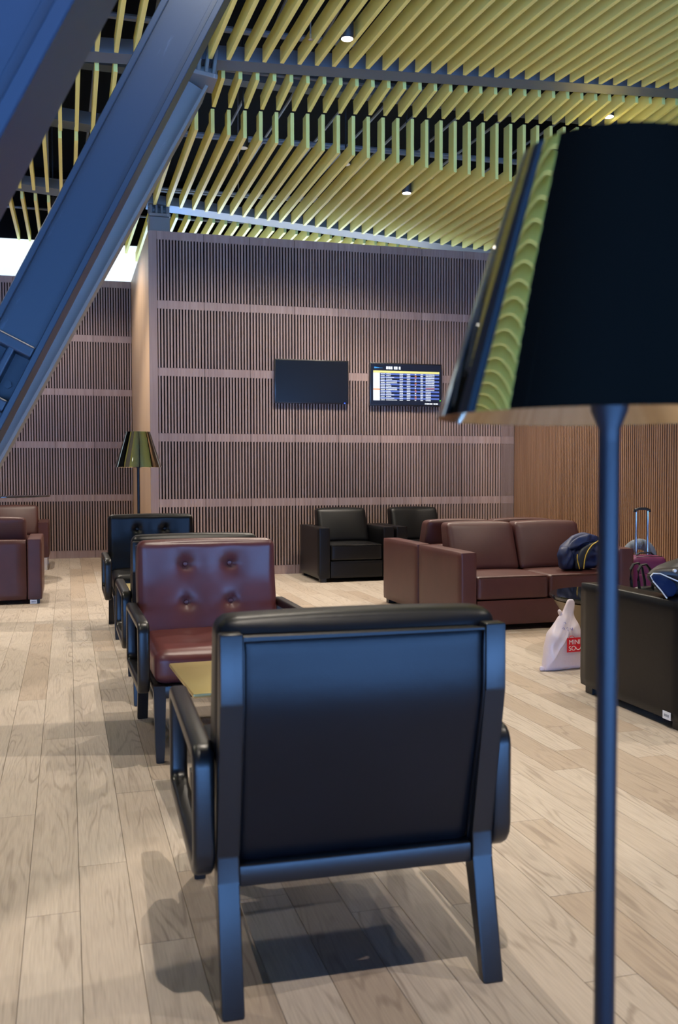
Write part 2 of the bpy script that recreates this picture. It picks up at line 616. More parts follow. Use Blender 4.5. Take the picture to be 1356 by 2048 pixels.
def in_view(x, y, z=0.0, m=60):
    d = Vector((x, y, z - EYE))
    zc = d.dot(fw)
    if zc < 0.3:
        return False
    px, py = 678 + F_PX * d.dot(r2) / zc, 1024 - F_PX * d.dot(u2) / zc
    return -m < px < 1356 + m and -m < py < 2048 + m


planks = []
i0 = int((XF0 + 0.123) / PW) - 1
for i in range(i0, 60):
    xa = 0.019 + i * PW
    if xa + PW > XF1:
        break
    if xa < XF0:
        continue
    y = YF0 - random.uniform(0, 1.6)
    while y < YF1:
        L = random.choice((0.9, 1.2, 1.5, 1.8, 1.8))
        y2 = min(y + L, YF1)
        ya = max(y, YF0)
        if y2 - ya > 0.02:
            vis = any(in_view(xx, ya + (y2 - ya) * t) for xx in (xa, xa + PW) for t in (0, .25, .5, .75, 1))
            planks.append((xa, ya, y2, vis))
        y += L
seen = sorted([p for p in planks if p[3]], key=lambda p: math.hypot(p[0] - 0.4, (p[1] + p[2]) / 2 - 1.5))
near, rest = seen[:300], seen[300:] + [p for p in planks if not p[3]]
for xa, ya, y2, _ in near:
    o = link('plank', plank_me, fl)
    o.location = (xa + PW / 2, (ya + y2) / 2, 0)
    o.scale = (PW - 0.0016, y2 - ya - 0.0018, 0.012)
bm = B()
tones = []
for xa, ya, y2, _ in rest:
    box(bm, xa + .0008, xa + PW - .0008, ya + .0009, y2 - .0009, -0.012, 0.0)
    tones += [random.random()] * 8
me = bpy.data.meshes.new('plank_field')
bm.to_mesh(me)
bm.free()
me.materials.append(M['floor_rest'])
at = me.attributes.new('tone', 'FLOAT', 'POINT')
at.data.foreach_set('value', tones)
tag(link('plank_field', me, fl), kind='stuff')

# ------------------------------------------------------------------ slatted walls
EDGES = [4.0, 3.211, 2.439, 1.683, 0.918, 0.111]
PITCH_S, NS = 0.0361, 15
PWID = PITCH_S * NS


def panel_mesh(name, mat, h, band, nslat=NS):
    bm = B()
    w = PITCH_S * nslat
    # backing (felt) plane, bars, and the horizontal rail
    v = [bm.verts.new(p) for p in ((0, 0.0205, 0), (w, 0.0205, 0), (w, 0.0205, h), (0, 0.0205, h))]
    f = bm.faces.new(v)
    f.material_index = 1
    bw = PITCH_S * 0.52
    for k in range(nslat):
        xa = k * PITCH_S + (PITCH_S - bw) / 2
        q = [bm.verts.new(p) for p in ((xa, 0.020, 0), (xa, 0.0, 0), (xa + bw, 0.0, 0), (xa + bw, 0.020, 0),
                                       (xa, 0.020, h), (xa, 0.0, h), (xa + bw, 0.0, h), (xa + bw, 0.020, h))]
        for s in ((0, 1, 5, 4), (1, 2, 6, 5), (2, 3, 7, 6), (4, 5, 6, 7)):
            bm.faces.new([q[j] for j in s])
    if band:
        z0, z1 = (h - band, h) if band > 0 else (0, -band)
        q = [bm.verts.new(p) for p in ((0.001, 0.0025, z0), (w - .001, 0.0025, z0), (w - .001, 0.0025, z1),
                                       (0.001, 0.0025, z1), (0.001, .02, z0), (w - .001, .02, z0))]
        bm.faces.new((q[0], q[1], q[2], q[3]))
        bm.faces.new((q[4], q[5], q[1], q[0]))
    me = bpy.data.meshes.new(name)
    bm.to_mesh(me)
    bm.free()
    me.materials.append(M[mat])
    me.materials.append(M['groove'])
    return me


row_meshes = []
for a, b in zip(EDGES, EDGES[1:]):
    row_meshes.append((b, a, panel_mesh('slat_panel', 'wall_wood', a - b - 0.002, 0.093)))
skirt_me = panel_mesh('skirting_panel', 'wall_wood', 0.109, 0.1089)
YW, YL = 11.165, 14.2
XB = 0.93


def panel_wall(parent, x0, x1, y):
    x = x0
    while x < x1 - 0.01:
        n = NS
        for b, a, me in row_meshes:
            o = link('slat_panel', me, parent)
            o.location = (x, y, b)
            if x + PWID > x1:
                o.scale.x = (x1 - x) / PWID
            else:
                o.scale.x = (PWID - 0.003) / PWID
        o = link('skirting_panel', skirt_me, parent)
        o.location = (x, y + 0.006, 0)
        o.scale.x = (min(x + PWID, x1) - x - .003) / PWID
        x += PWID


wf = tag(obj('wall_front', box(B(), XB + .02, 5.56, YW + 0.021, YW + .16, 0, 3.995), 'wall_core'), kind='structure')
panel_wall(wf, XB + 0.095, 5.54, YW)
obj('corner_board', box(B(), XB, XB + .0945, YW - .002, YW + .022, 0, 4.0, .003), 'wall_wood', wf)
ws = tag(obj('wall_side', box(B(), XB, XB + .0195, YW + .0225, YL + .3, 0, 4.0), 'side_wood'), kind='structure')
w3 = tag(obj('added_glow_panel', box(B(), 1.6, 5.55, 14.50, 14.53, 0.4, 3.9), 'white_glow_strong'), kind='structure')  # no real window: unseen glowing panel added to light the far slats
wl = tag(obj('wall_far', box(B(), -8.0, XB + .0195, YL + .021, YL + .18, 0, 3.995), 'wall_core'), kind='structure')
panel_wall(wl, XB - 0.002 - 12 * PWID, XB - 0.002, YL)
wr = tag(obj('wall_right', box(B(), 5.561, 5.72, YED, 14.7, 0, 3.995), 'wall_core'), kind='structure')
tall_me = panel_mesh('slat_panel', 'wall_wood_warm', 3.995, 0)
y = YW
for k in range(30):
    o = link('slat_panel', tall_me, wr)
    o.location = (5.54, y, 0)
    o.rotation_euler = (0, 0, -pi / 2)
    o.scale.x = (PWID - .003) / PWID
    y -= PWID
    if y < YED + .6:
        break
# clerestory above the far wall: frosted daylight glazing in a thin frame
w1 = tag(obj('window_1', box(B(), -8, 1.6, 14.50, 14.53, 3.7, 4.585), 'white_glow'), kind='structure')
for xx in (-6.2, -4.6, -3.0, -1.4):
    obj('window_bar', box(B(), xx, xx + .04, 14.47, 14.499, 3.7, 4.585), 'tag_white', w1)
# lower hall behind the viewer: its glazed front reaches from the hall floor to just above lounge eye level
ZH, ZT = -6.0, 1.7
w2 = tag(obj('window_2', box(B(), -14.0, 14.0, YWIN - .1, YWIN, ZH, ZH + .3), 'mullion'), kind='structure')
for k in range(15):
    obj('mullion', box(B(), -14.0 + k * 2.0, -13.9 + k * 2.0, YWIN - .09, YWIN - .01, ZH + .3, ZT), 'mullion', w2)
for zz in (-3.6, -1.0):
    obj('transom', box(B(), -14.0, 14.0, YWIN - .09, YWIN - .01, zz, zz + .08), 'mullion', w2)
fl2 = tag(obj('floor_lower', box(B(), -14.2, 14.2, YWIN - .1, YED, ZH - .1, ZH - .001), 'hall_floor'), kind='structure')
wlh = tag(obj('wall_left', box(B(), -8.2, -8.0, YED, 14.6, 0, 5.6), 'hall_grey'), kind='structure')
wb1 = tag(obj('wall_back_left', box(B(), -14.2, -8.0, YED - .1, YED - .001, ZH, 5.6), 'hall_grey'), kind='structure')
wb2 = tag(obj('wall_back_right', box(B(), 5.56, 14.2, YED - .1, YED - .001, ZH, 5.6), 'hall_grey'), kind='structure')
wb3 = tag(obj('wall_below', box(B(), -7.99, 5.55, YED - .1, YED - .001, ZH, -.001), 'hall_grey'), kind='structure')
ww1 = tag(obj('wall_hall_left', box(B(), -14.3, -14.2, YWIN - .1, YED, ZH, 5.6), 'hall_grey'), kind='structure')
ww2 = tag(obj('wall_hall_right', box(B(), 14.2, 14.3, YWIN - .1, YED, ZH, 5.6), 'hall_grey'), kind='structure')
tr1 = tag(obj('trim_1', box(B(), -14.2, 14.2, YWIN - .2, YWIN, ZT, 5.6), 'hall_grey'), kind='structure')
tr2 = tag(obj('trim_2', box(B(), 7.2, 7.4, YED + .001, 14.7, 4.0, 5.6), 'void_black'), kind='structure')
tr3 = tag(obj('trim_3', box(B(), -8.2, 7.19, 14.54, 14.7, 4.0, 5.6), 'void_black'), kind='structure')
tr4 = tag(obj('leak_block', box(B(), 5.73, 7.4, YED, 14.7, 3.88, 3.99), 'void_black'), kind='structure')  # unseen slab added to keep outside light from leaking in

# ------------------------------------------------------------------ ceiling
ce = tag(obj('ceiling', box(B(), -14.3, 14.3, YWIN - .2, 14.7, 5.6, 5.75), 'void_black'), kind='structure')
SP = 0.15


def upZ(x):
    return 4.663 + 0.052 * (x - 2.373)


def loZ(x):
    return 4.338 - 0.066 * (x - 1.33)


SB, ST = 0.13, 0.034       # slat board height and thickness


def strip(pts, wid):
    """polyline (y,z) of the lower edge -> closed polygon of a board of constant width above it."""
    n = len(pts)
    out = []
    for i in range(n):
        d = Vector((0, 0))
        norms = []
        if i > 0:
            a = (Vector(pts[i]) - Vector(pts[i - 1])).normalized()
            norms.append(Vector((-a.y, a.x)))
        if i < n - 1:
            a = (Vector(pts[i + 1]) - Vector(pts[i])).normalized()
            norms.append(Vector((-a.y, a.x)))
        if len(norms) == 2:
            m = (norms[0] + norms[1]).normalized()
            m = m / max(0.3, m.dot(norms[0]))
        else:
            m = norms[0]
        out.append(Vector(pts[i]) + m * wid)
    return [tuple(p) for p in pts] + [tuple(p) for p in out[::-1]]


def slat(x, pts, end_vertical=True):
    poly = strip(pts, SB)
    bm = B()
    prism(bm, poly, ST, 0.002, 1)
    o = obj('ceiling_slat', bm, 'slat_yellow', ce)
    o.location = (x, 0, 0)


for k in range(-50, 31):
    x = 2.373 + (k - 0) * SP
    if x > 6.7:
        break
    if x < -5.0:
        continue
    left = x < 0.95
    zu, zl = upZ(x), loZ(x)
    yb = 9.62 if left else 8.83
    y3 = 11.5 if left else 11.40
    # section 1: rises gently away from the viewer
    slat(x, [(1.95, zu - 0.075 * 5.95), (7.9, zu)])
    if x < -0.75:
        continue      # only mirrored in the lampshade
    x2 = x + 0.01
    slat(x2, [(8.235, zu - .013), (yb - .04, zu - .055)])
    x3 = x + 0.006
    if zu - zl > 0.15:
        zt = zu - 0.054
        slat(x3, [(yb, zt), (yb, zl), (y3, zl - .004)])
    else:
        slat(x3, [(yb, zl), (y3, zl - .004)])
    slat(x2, [(y3 + .42, zl - .004), (14.49, zl + .10 if left else zl)])

# beams across the slats
def beam_bm(x0, x1, zf, y0, y1, hgt):
    bm = B()
    q = []
    for x in (x0, x1):
        for yy, zz in ((y0, 0), (y1, 0), (y1, hgt), (y0, hgt)):
            q.append(bm.verts.new((x, yy, zf(x) + zz)))
    for s in ((0, 1, 2, 3), (7, 6, 5, 4), (0, 4, 5, 1), (1, 5, 6, 2), (2, 6, 7, 3), (3, 7, 4, 0)):
        bm.faces.new([q[i] for i in s])
    return bm


obj('ceiling_beam', beam_bm(-3.0, 6.9, lambda x: upZ(x) + .030, 7.98, 8.18, 0.12), 'beam_grey', ce)
obj('ceiling_beam', beam_bm(0.95, 6.9, lambda x: loZ(x) + .025, 11.44, 11.74, 0.10), 'beam_grey', ce)
obj('ceiling_beam', beam_bm(-3.0, 0.94, lambda x: loZ(x) + .06, 11.53, 11.83, 0.10), 'beam_grey', ce)
obj('ceiling_beam', beam_bm(-3.0, 0.94, lambda x: loZ(x) + .16, 9.58, 9.8, 0.12), 'beam_grey', ce)
obj('ceiling_beam', beam_bm(-3.0, 6.9, lambda x: 4.95, 9.1, 9.25, 0.14), 'beam_grey', ce)
obj('ceiling_beam', beam_bm(-3.0, 6.9, lambda x: 4.98, 6.4, 6.55, 0.14), 'beam_grey', ce)
for k, (yy, zz, r) in enumerate([(7.2, 5.1, .02), (8.5, 5.15, .03), (9.0, 5.0, .015), (9.7, 5.2, .025), (10.4, 4.85, .015),
                                 (10.9, 5.05, .03), (12.2, 4.8, .015), (12.8, 4.95, .025), (13.4, 4.75, .015), (5.6, 5.1, .03)]):
    bm = B()
    sweep(bm, [(-3, yy, zz), (1, yy + .05, zz), (5.5, yy, zz + .03)], circ(r, 8))
    obj('conduit', bm, 'conduit', ce, True)
for k in range(14):
    xx = -1.2 + k * 0.5 + random.uniform(-.1, .1)
    bm = B()
    sweep(bm, [(xx, 6.0, 5.25), (xx + .05, 10, 5.2), (xx, 14, 5.25)], circ(.015, 6))
    obj('conduit', bm, 'conduit', ce, True)

# ------------------------------------------------------------------ downlights
def downlight(x, y, z, label, group=None, power=DOWNLIGHT_W, tilt=(0, 0), spread=104, rad=0.02, recessed=False):
    t = thing('downlight', label, 'light', (x, y, z), 0, group)
    bm = lathe(B(), [(0.048, 0.0), (0.05, 0.004), (0.05, 0.13), (0.02, 0.135), (0.008, 0.14), (0.008, 5.6 - z)], 20)
    obj('housing', bm, 'lamp_body', t, True)
    obj('lens', lathe(B(), [(0.044, -0.004), (0.046, -0.001)], 20), 'lamp_lens_dim' if recessed else 'lamp_lens', t)
    ld = bpy.data.lights.new('downlight_spot', 'SPOT')
    ld.energy = power
    ld.color = DOWNLIGHT_COL
    ld.spot_size = radians(spread)
    ld.spot_blend = 0.5
    ld.shadow_soft_size = rad
    lo = bpy.data.objects.new('downlight_spot', ld)
    COL.objects.link(lo)
    lo.parent = t
    lo.location = (0, 0, -0.115 if recessed else -0.02)
    lo.rotation_euler = (tilt[0], tilt[1], 0)
    return t


downlight(2.135, 7.2, upZ(2.135) - .075, 'round downlight hanging among the yellow slats near the top of the picture')
downlight(3.50, 9.6, loZ(3.5) - .02, 'small round downlight among the slats above the wall with two screens')
downlight(5.30, 8.6, upZ(5.3) - .02, 'round downlight above the top of the large lampshade on the right')
G = 'downlights above the seats outside the picture'
for (x, y) in [(0.70, 1.30), (-1.15, 1.75), (3.6, 1.5), (4.4, 4.6), (0.95, 4.2), (-1.9, 5.2), (-0.6, 11.0), (-1.9, 8.4), (-4.6, 1.0), (-4.6, 4.0), (-4.6, 7.0), (-4.6, 10.5), (-6.8, 2.5), (-6.8, 6.0)]:  # those far to the left are added to brighten floor and ceiling
    downlight(x, y, (upZ(x) - .075 * (7.9 - y) - .04 if y < 8 else loZ(x) - .04), 'unseen ceiling downlight outside the picture', G,
              power=DOWNLIGHT_W * (1.0 if (x, y) == (0.70, 1.30) else 0.42 if x == -1.15 else 0.62 if y < 3 else 0.85 if y < 6 else 1.2))
GR = 'added downlights recessed between the slats in front of the screen wall'  # lamps added to wash the screen wall with light
for k, lab in ((-5, 'added downlight recessed between slats above the left end of the screen wall'),
               (2, 'added downlight recessed between slats above the switched-off television'),
               (8, 'added downlight recessed between slats above the flight information screen')):
    x = 2.454 + k * SP
    downlight(x, 9.35, loZ(x) + .09, lab, GR, power=DOWNLIGHT_W * 0.34, spread=146, recessed=True)
downlight(-0.12, 12.4, loZ(-.12) + .06, 'added downlight recessed between slats in front of the far left wall', power=DOWNLIGHT_W * 0.5, spread=140, recessed=True)  # lamp added to brighten the floor by the far wall


# sprinklers hanging between the slats
def sprinkler(x, y, z, label):
    t = thing('sprinkler_head', label, 'sprinkler', (x, y, z))
    obj('drop_pipe', lathe(B(), [(.006, .03), (.006, 5.55 - z)], 8), 'conduit', t, True)
    obj('head', lathe(B(), [(.016, 0), (.02, .004), (.007, .01), (.011, .03), (.011, .045)], 10), 'aluminium', t, True)


sprinkler(1.88, 7.35, 4.60, 'small sprinkler head between slats left of the upper downlight')
sprinkler(1.93, 10.9, 4.33, 'small sprinkler head among slats above the left end of the screen wall')

# ------------------------------------------------------------------ steel struts
SLOPE = 0.525   # dX per dZ


def strut(y0, label, xr_at, name='steel_strut', mat='strut', socket=False, ztop=4.42, zbot=0.0, wd=0.035):
    """H-section leaning in the plane Y=const; y0 front face, right edge at x = xr_at(z)."""
    ang = math.atan((xr_at(3.0) - xr_at(1.0)) / 2.0)
    L = (ztop - zbot) / cos(ang)
    t = thing(name, label, 'strut', (xr_at(zbot), y0, zbot))
    t.rotation_euler = (0, ang, 0)
    Wd, Dp, tf = 0.245, 0.36, 0.028
    # local: x from -Wd..0 , y 0..Dp, z along the strut
    zs = (1.76 - zbot) / cos(ang) if socket else 0.0
    obj('web', box(B(), -Wd + tf, -tf, wd, wd + .025, max(0.0, zs - .03), L, 0), mat, t)
    obj('stiffener', box(B(), -tf - .030, -tf - .024, wd - .0015, wd + .001, zs + .05, L), mat, t)
    obj('flange', box(B(), -Wd, -Wd + tf, 0, Dp, 0, L, .003, 1), mat, t)
    obj('flange', box(B(), -tf, 0, 0, Dp, 0, L, .003, 1), mat, t)
    obj('back_web', box(B(), -Wd + tf, -tf, Dp - .06, Dp - .035, 0, L, 0), mat, t)
    if socket:
        obj('pocket_floor', box(B(), -Wd + tf, -tf, 0.13, 0.16, 0, zs - .03, 0), mat, t)
        # cast foot: cross plates, a middle rib and two bolt heads in each pocket
        for zz, th in ((zs, .055), (zs - .27, .06), (zs - .57, .055)):
            obj('cross_plate', box(B(), -Wd + tf, -tf, 0.012, 0.135, zz - th, zz, .012, 3), mat, t)
        obj('middle_rib', box(B(), -Wd / 2 - .018, -Wd / 2 + .018, 0.016, .135, zs - .57, zs, .010, 3), mat, t)
        for zz in (zs - .20, zs - .48):
            for xx in (-Wd * .30, -Wd * .70):
                obj('bolt_head', lathe(B(), [(.020, -.0), (.020, .018), (.012, .022)], 6, (xx, .112, zz), axis='y'), mat, t)
    return t


strut(1.70, 'blurred blue steel strut crossing the top left corner, nearest', lambda z: -0.991 + 0.506 * z, ztop=4.06)
strut(4.5, 'wide dark blue steel strut leaning across the upper left', lambda z: 0.737 - 0.506 * (3.415 - z), socket=True, ztop=4.3)
s2 = strut(7.85, 'grey steel strut behind the wide blue one, with finger joint on top', lambda z: 1.154 - 0.537 * (4.369 - z), mat='strut_grey', ztop=4.36, wd=.13)


def joint(parent, x, y, z0, z1):
    obj('cap_plate', box(B(), x - .125, x + .125, y - .02, y + .30, z0, z0 + .035, .004, 1), 'strut_grey', parent)
    for k in range(4):
        xx = x - .095 + k * .063
        bm = B()
        prism(bm, [(y + .02, z0 + .03), (y + .28, z0 + .03), (y + .26, z1), (y + .06, z1)], .028, .005, 1, (xx, 0, 0))
        obj('finger_plate', bm, 'strut_grey', parent)
    bm = lathe(B(), [(.035, x - .125), (.04, x - .12), (.04, x + .12), (.035, x + .125)], 14, (0, y + .14, z0 + .10), axis='x')
    obj('pin', bm, 'strut_grey', parent, True)


j1 = thing('finger_joint', 'grey steel finger joint between the grey strut and the upper ceiling beam', 'joint', (1.10, 7.86, 4.44))
joint(j1, 0, 0, 0, .27)
j1.rotation_euler = (0, radians(8), 0)
j2 = thing('finger_joint', 'grey steel finger joint just above the corner of the slatted screen wall', 'joint', (1.09, 11.46, 4.24))
joint(j2, 0, 0, 0, .22)
obj('stub_box', box(B(), -.12, .12, 0, .28, -.18, -.002, .006, 1), 'strut_grey', j2)

# ------------------------------------------------------------------ lounge armchairs
def yb(z):
    """back plane of the chair frame (rear faces), y as a function of height."""
    if z < 0.29:
        return 0.09
    if z < 0.66:
        return 0.09 - (z - 0.29) / 0.37 * 0.10
    if z < 0.74:
        t = (z - .66) / .08
        return -0.01 - 0.0216 * (t - t * t / 2) * .8
    return -0.0186


def make_chair(name, label, leath, group, tuft=True):
    t = thing(name, label, 'armchair', (0, 0, 0), 0, group)
    W = 'dark_wood'
    for s in (-1, 1):
        x = s * 0.308
        prof = [(-0.018, 0), (0.016, 0), (0.10, 0.255), (0.125, 0.30), (0.112, 0.36), (0.030, 0.68), (0.022, 0.855),
                (-0.022, 0.855), (-0.022, 0.70), (0.062, 0.335), (0.055, 0.275)]
        obj('rear_leg', prism(B(), prof, 0.050, 0.005, 2, (x, 0, 0)), W, t, True)
    for s in (-1, 1):
        x = s * 0.300
        bm = B()
        q = []
        for (hw, hd, z) in ((0.016, 0.016, 0.0), (0.019, 0.019, 0.06), (0.026, 0.027, 0.325)):
            q.append([(x - hw, .755 - hd, z), (x + hw, .755 - hd, z), (x + hw, .755 + hd, z), (x - hw, .755 + hd, z)])
        rings = [[bm.verts.new(p) for p in r] for r in q]
        for a, b in zip(rings, rings[1:]):
            for i in range(4):
                bm.faces.new((a[i], a[(i + 1) % 4], b[(i + 1) % 4], b[i]))
        bm.faces.new(rings[0][::-1])
        bm.faces.new(rings[-1])
        bmesh.ops.bevel(bm, geom=[e for e in bm.edges if abs(e.verts[0].co.z - e.verts[1].co.z) > .02], offset=.004,
                        segments=2, affect='EDGES')
        obj('front_leg', bm, W, t, True)
        obj('floor_glide', lathe(B(), [(.011, 0), (.011, .004)], 10, (x, .755, -.001)), 'plastic_black', t)
    obj('rail', box(B(), -.283, .283, .727, .781, .272, .325, .004), W, t, True)
    obj('rail', box(B(), -.283, .283, .060, .118, .262, .312, .006), W, t, True)
    for s in (-1, 1):
        obj('rail', box(B(), s * .300 - .02, s * .300 + .02, .11, .73, .278, .325, .004), W, t, True)
    # arm hoops
    for s in (-1, 1):
        y0, y1, z0, z1 = 0.075, 0.735, 0.300, 0.570
        path = []
        for cy, cz, a0, r in ((y1 - .03, z1 - .03, 0, .03), (y0 + .03, z1 - .03, 90, .03), (y0 + .05, z0 + .05, 180, .05),
                              (y1 - .05, z0 + .05, 270, .05)):
            for i in range(5):
                a = radians(a0 + 90 * i / 4)
                path.append((s * .361, cy + r * cos(a), cz + r * sin(a)))
        sec = rrect(0.040, 0.050, 0.013, 3)
        bm = B()
        sweep(bm, path, sec, True, (1, 0, 0))
        obj('arm_hoop', bm, W, t, True)
    # seat
    def seat_fn(q):
        z = q.z
        if tuft and z > 0.03:
            for bx in (-.108, .108):
                for by in (-.06, .14):
                    d2 = (q.x - bx) ** 2 + (q.y - by) ** 2
                    z -= .014 * exp(-d2 / .0016)
        return (q.x, q.y, z)
    bm = cushion(B(), 0, .445, .395, .640, .655, .140, .045, (.004, .006, .014), 22, seat_fn)
    obj('seat', bm, leath, t, True, auto=60)
    # rear panel follows the bent posts
    bm = cushion(B(), 0, 0, 0, .562, .030, .546, .012, (0, .006, 0), 18,
                 lambda q: (q.x, q.y + yb(q.z + .575) + .020, q.z + .575))
    obj('back_panel', bm, leath, t, True, auto=60)
    bm = B()
    zz = [.306 + i * (.842 - .306) / 14 for i in range(15)]
    path = [(-.281, yb(z) + .006, z) for z in zz] + [(.281, yb(z) + .006, z) for z in reversed(zz)]
    sweep(bm, path, circ(.0045, 6), True, (0, 1, 0))
    obj('welt', bm, leath, t, True)

    btn = [(-.108, .770), (.108, .770), (-.108, .588), (.108, .588)]

    def back_fn(q):
        z = q.z + .645
        y = q.y
        if tuft and q.y > 0.02:
            for bx, bz in btn:
                dx, dz = q.x - bx, z - bz
                d2 = dx * dx + dz * dz
                an = math.atan2(dz, dx)
                fold = 0.10 * cos(5 * an + 1.1) if dz > 0 else 0
                y -= .026 * exp(-d2 / .0007) + .016 * exp(-d2 / (.0060 * (1 + fold)))
        return (q.x, y + yb(z) + .105, z)
    bm = cushion(B(), 0, 0, 0, .664, .125, .475, .035, (.006, .016, .008), 44 if tuft else 20, back_fn)
    bc = obj('back_cushion', bm, leath, t, True, auto=60)
    if tuft:
        for bx, bz in btn:
            yy = yb(bz) + .105 + .0625 - .026
            obj('button', lathe(B(), [(.004, .012), (.010, .010), (.013, .004), (.013, -.004)], 14, (bx, yy, bz), axis='y'), leath, bc, True)
    return t


GCH = 'low wood-framed lounge chairs in a row'
# facing away from the viewer: local +y is the sitting direction
c1 = make_chair('lounge_chair', 'black leather lounge chair in the foreground, seen from behind', 'black_leather', GCH, False)
c1.location = (0.645, 2.035, 0)
c1.rotation_euler = (0, 0, radians(-1.5))
c2 = make_chair('lounge_chair', 'oxblood red tufted leather lounge chair facing the viewer', 'red_leather', GCH, True)
c2.location = (0.650, 4.735, 0)
c2.rotation_euler = (0, 0, pi + radians(0.6))
c3 = copy_tree(c1)
c3['label'] = 'black lounge chair back to back with the red tufted one, mostly hidden behind it'
c3.location = (0.652, 5.0, 0)
c3.rotation_euler = (0, 0, 0)
c4 = make_chair('lounge_chair', 'black tufted lounge chair facing the viewer beside the far floor lamp', 'black_leather', GCH, True)
c4.location = (0.640, 7.83, 0)
c4.rotation_euler = (0, 0, pi)

# ------------------------------------------------------------------ brass side tables
def side_table(label, loc, rz):
    t = thing('side_table', label, 'table', loc, rz, 'square brass side tables between facing lounge chairs')
    obj('table_top', box(B(), -.28, .28, -.28, .28, .436, .452, .004), 'brass', t, True)
    obj('under_frame', box(B(), -.20, .20, -.20, .20, .420, .4355, .003), 'dark_wood', t)
    obj('column', box(B(), -.025, .025, -.025, .025, .013, .4195, .004), 'dark_wood', t)
    obj('base', box(B(), -.19, .19, -.19, .19, .0, .0125, .004), 'dark_wood', t)
    return t


side_table('square brass table top between the foreground black chair and the red chair', (0.672, 3.52, 0), radians(2.5))
side_table('brass table top almost hidden behind the red tufted chair', (0.655, 6.40, 0), 0)

# ------------------------------------------------------------------ floor lamps
def floor_lamp(label, loc):
    t = thing('floor_lamp', label, 'lamp', loc, 0, 'tall floor lamps with mirrored shades')
    zb, zt, rb, rtp = 1.268, 1.580, 0.207, 0.106
    obj('base', lathe(B(), [(.0, 0), (.15, 0), (.152, .006), (.148, .014), (.02, .018), (.014, .03)], 40, cap=False), 'pole', t, True)
    obj('pole', lathe(B(), [(.0125, .02), (.0125, zb - .006)], 24), 'pole', t, True)
    obj('socket', lathe(B(), [(.0126, zb - .03), (.013, zb - .014), (.022, zb + .008), (.024, zb + .03), (.022, zb + .05), (.022, zb + .14)], 24), 'pole', t, True)
    sh = obj('lamp_shade', lathe(B(), [(rb, zb), (rtp, zt), (rtp - .0015, zt), (rb - .0018, zb), (rb, zb)], 96, cap=False), 'shade_out', t, True)
    obj('shade_lining', lathe(B(), [(rb - .0022, zb + .001), (rtp - .0022, zt - .001)], 64, cap=False), 'shade_in', sh, True)
    obj('top_disc', lathe(B(), [(rtp - .003, zt - .012), (rtp - .003, zt - .010)], 64), 'shade_in', sh)
    bm = lathe(B(), [(.006, zb + .14), (.03, zb + .17), (.034, zb + .20), (.02, zb + .235), (.004, zb + .245)], 20)
    obj('bulb', bm, 'tag_white', t, True)
    for k in range(3):
        a = 2 * pi * k / 3
        bm = B()
        sweep(bm, [(.02 * cos(a), .02 * sin(a), zb + .10), ((rtp + .02) * cos(a), (rtp + .02) * sin(a), zb + .22)], circ(.002, 6))
        obj('spider_arm', bm, 'pole', t)
    return t


floor_lamp('tall floor lamp with large dark mirrored shade at the right edge', (0.629, 1.014, 0))
floor_lamp('floor lamp with small shiny shade standing behind the black tufted chair', (0.607, 8.58, 0))

# ------------------------------------------------------------------ box sofas
def sofa(name, label, loc, rz, width, nseat, leath, cat='sofa', group=None, legs='block', depth=0.90, cush=True, tag_at=None):
    t = thing(name, label, cat, loc, rz, group)
    aw, zf = 0.135, (0.04 if legs == 'block' else 0.155)
    h = 0.608
    hw = width / 2
    for s in (-1, 1):
        xa = s * (hw - aw / 2)
        obj('arm', cushion(B(), xa, depth / 2, (zf + h) / 2, aw, depth, h - zf, .016, (.002, .002, .002), 8), leath, t, True, auto=60)
    iw = width - 2 * aw
    obj('back_frame', cushion(B(), 0, depth - .07, (zf + h) / 2 - .004, iw - .006, .14, h - zf - .008, .016, (0, .003, .002), 8), leath, t, True, auto=60)
    obj('seat_base', cushion(B(), 0, depth / 2 - .07, (zf + .232) / 2 + .004, iw - .006, depth - .15, .232 - zf, .012, (0, 0.002, 0), 8), leath, t, True, auto=60)
    sw = iw / nseat
    for k in range(nseat):
        xc = -iw / 2 + sw * (k + .5)
        sc = obj('seat_cushion', cushion(B(), xc, .325, .328, sw - .008, .635, .180, .022, (.002, .004, .010), 14), leath, t, True, auto=60)
        bm = B()
        sweep(bm, [(xc - sw / 2 + .02, .0095, .412), (xc, .006, .414), (xc + sw / 2 - .02, .0095, .412)], circ(.0035, 6))
        obj('piping', bm, leath, sc, True)

        def lean(q):
            tz = (q.z + .20) / .40
            y = q.y * (1 - .22 * tz) + (tz - .5) * .13
            return (q.x * (1 - .02 * tz), y, q.z + .006 * (1 - (q.x / (sw / 2)) ** 2))
        obj('back_cushion', cushion(B(), xc, .645, .605, sw - .010, .20, .385, .035, (.003, .020, .008), 16, lean), leath, t, True, auto=60)
    if legs == 'block':
        for sx in (-1, 1):
            for sy in (.06, depth - .06):
                obj('foot', box(B(), sx * (hw - .06) - .035, sx * (hw - .06) + .035, sy - .035, sy + .035, 0, .042, .002, 1), 'plastic_black', t)
    else:
        for sx in (-1, 1):
            for sy in (.05, depth - .05):
                xx = sx * (hw - .045)
                obj('chrome_leg', box(B(), xx - .022, xx + .022, sy - .010, sy + .010, 0, .158, .002, 1), 'chrome', t)
    return t


def tag_label(parent, loc, rz, name='paper_tag'):
    g = obj(name, box(B(), -.031, .031, -.0015, 0, -.019, .019, .0004, 1), 'tag_white', parent)
    g.location = loc
    g.rotation_euler = (0, 0, rz)
    for k, (xa, xb) in enumerate(((-.018, -.006), (-.003, .004), (.007, .018))):
        o = obj('tag_print', box(B(), xa, xb, -.0022, -.0014, -.006, .006), 'tag_ink', g)


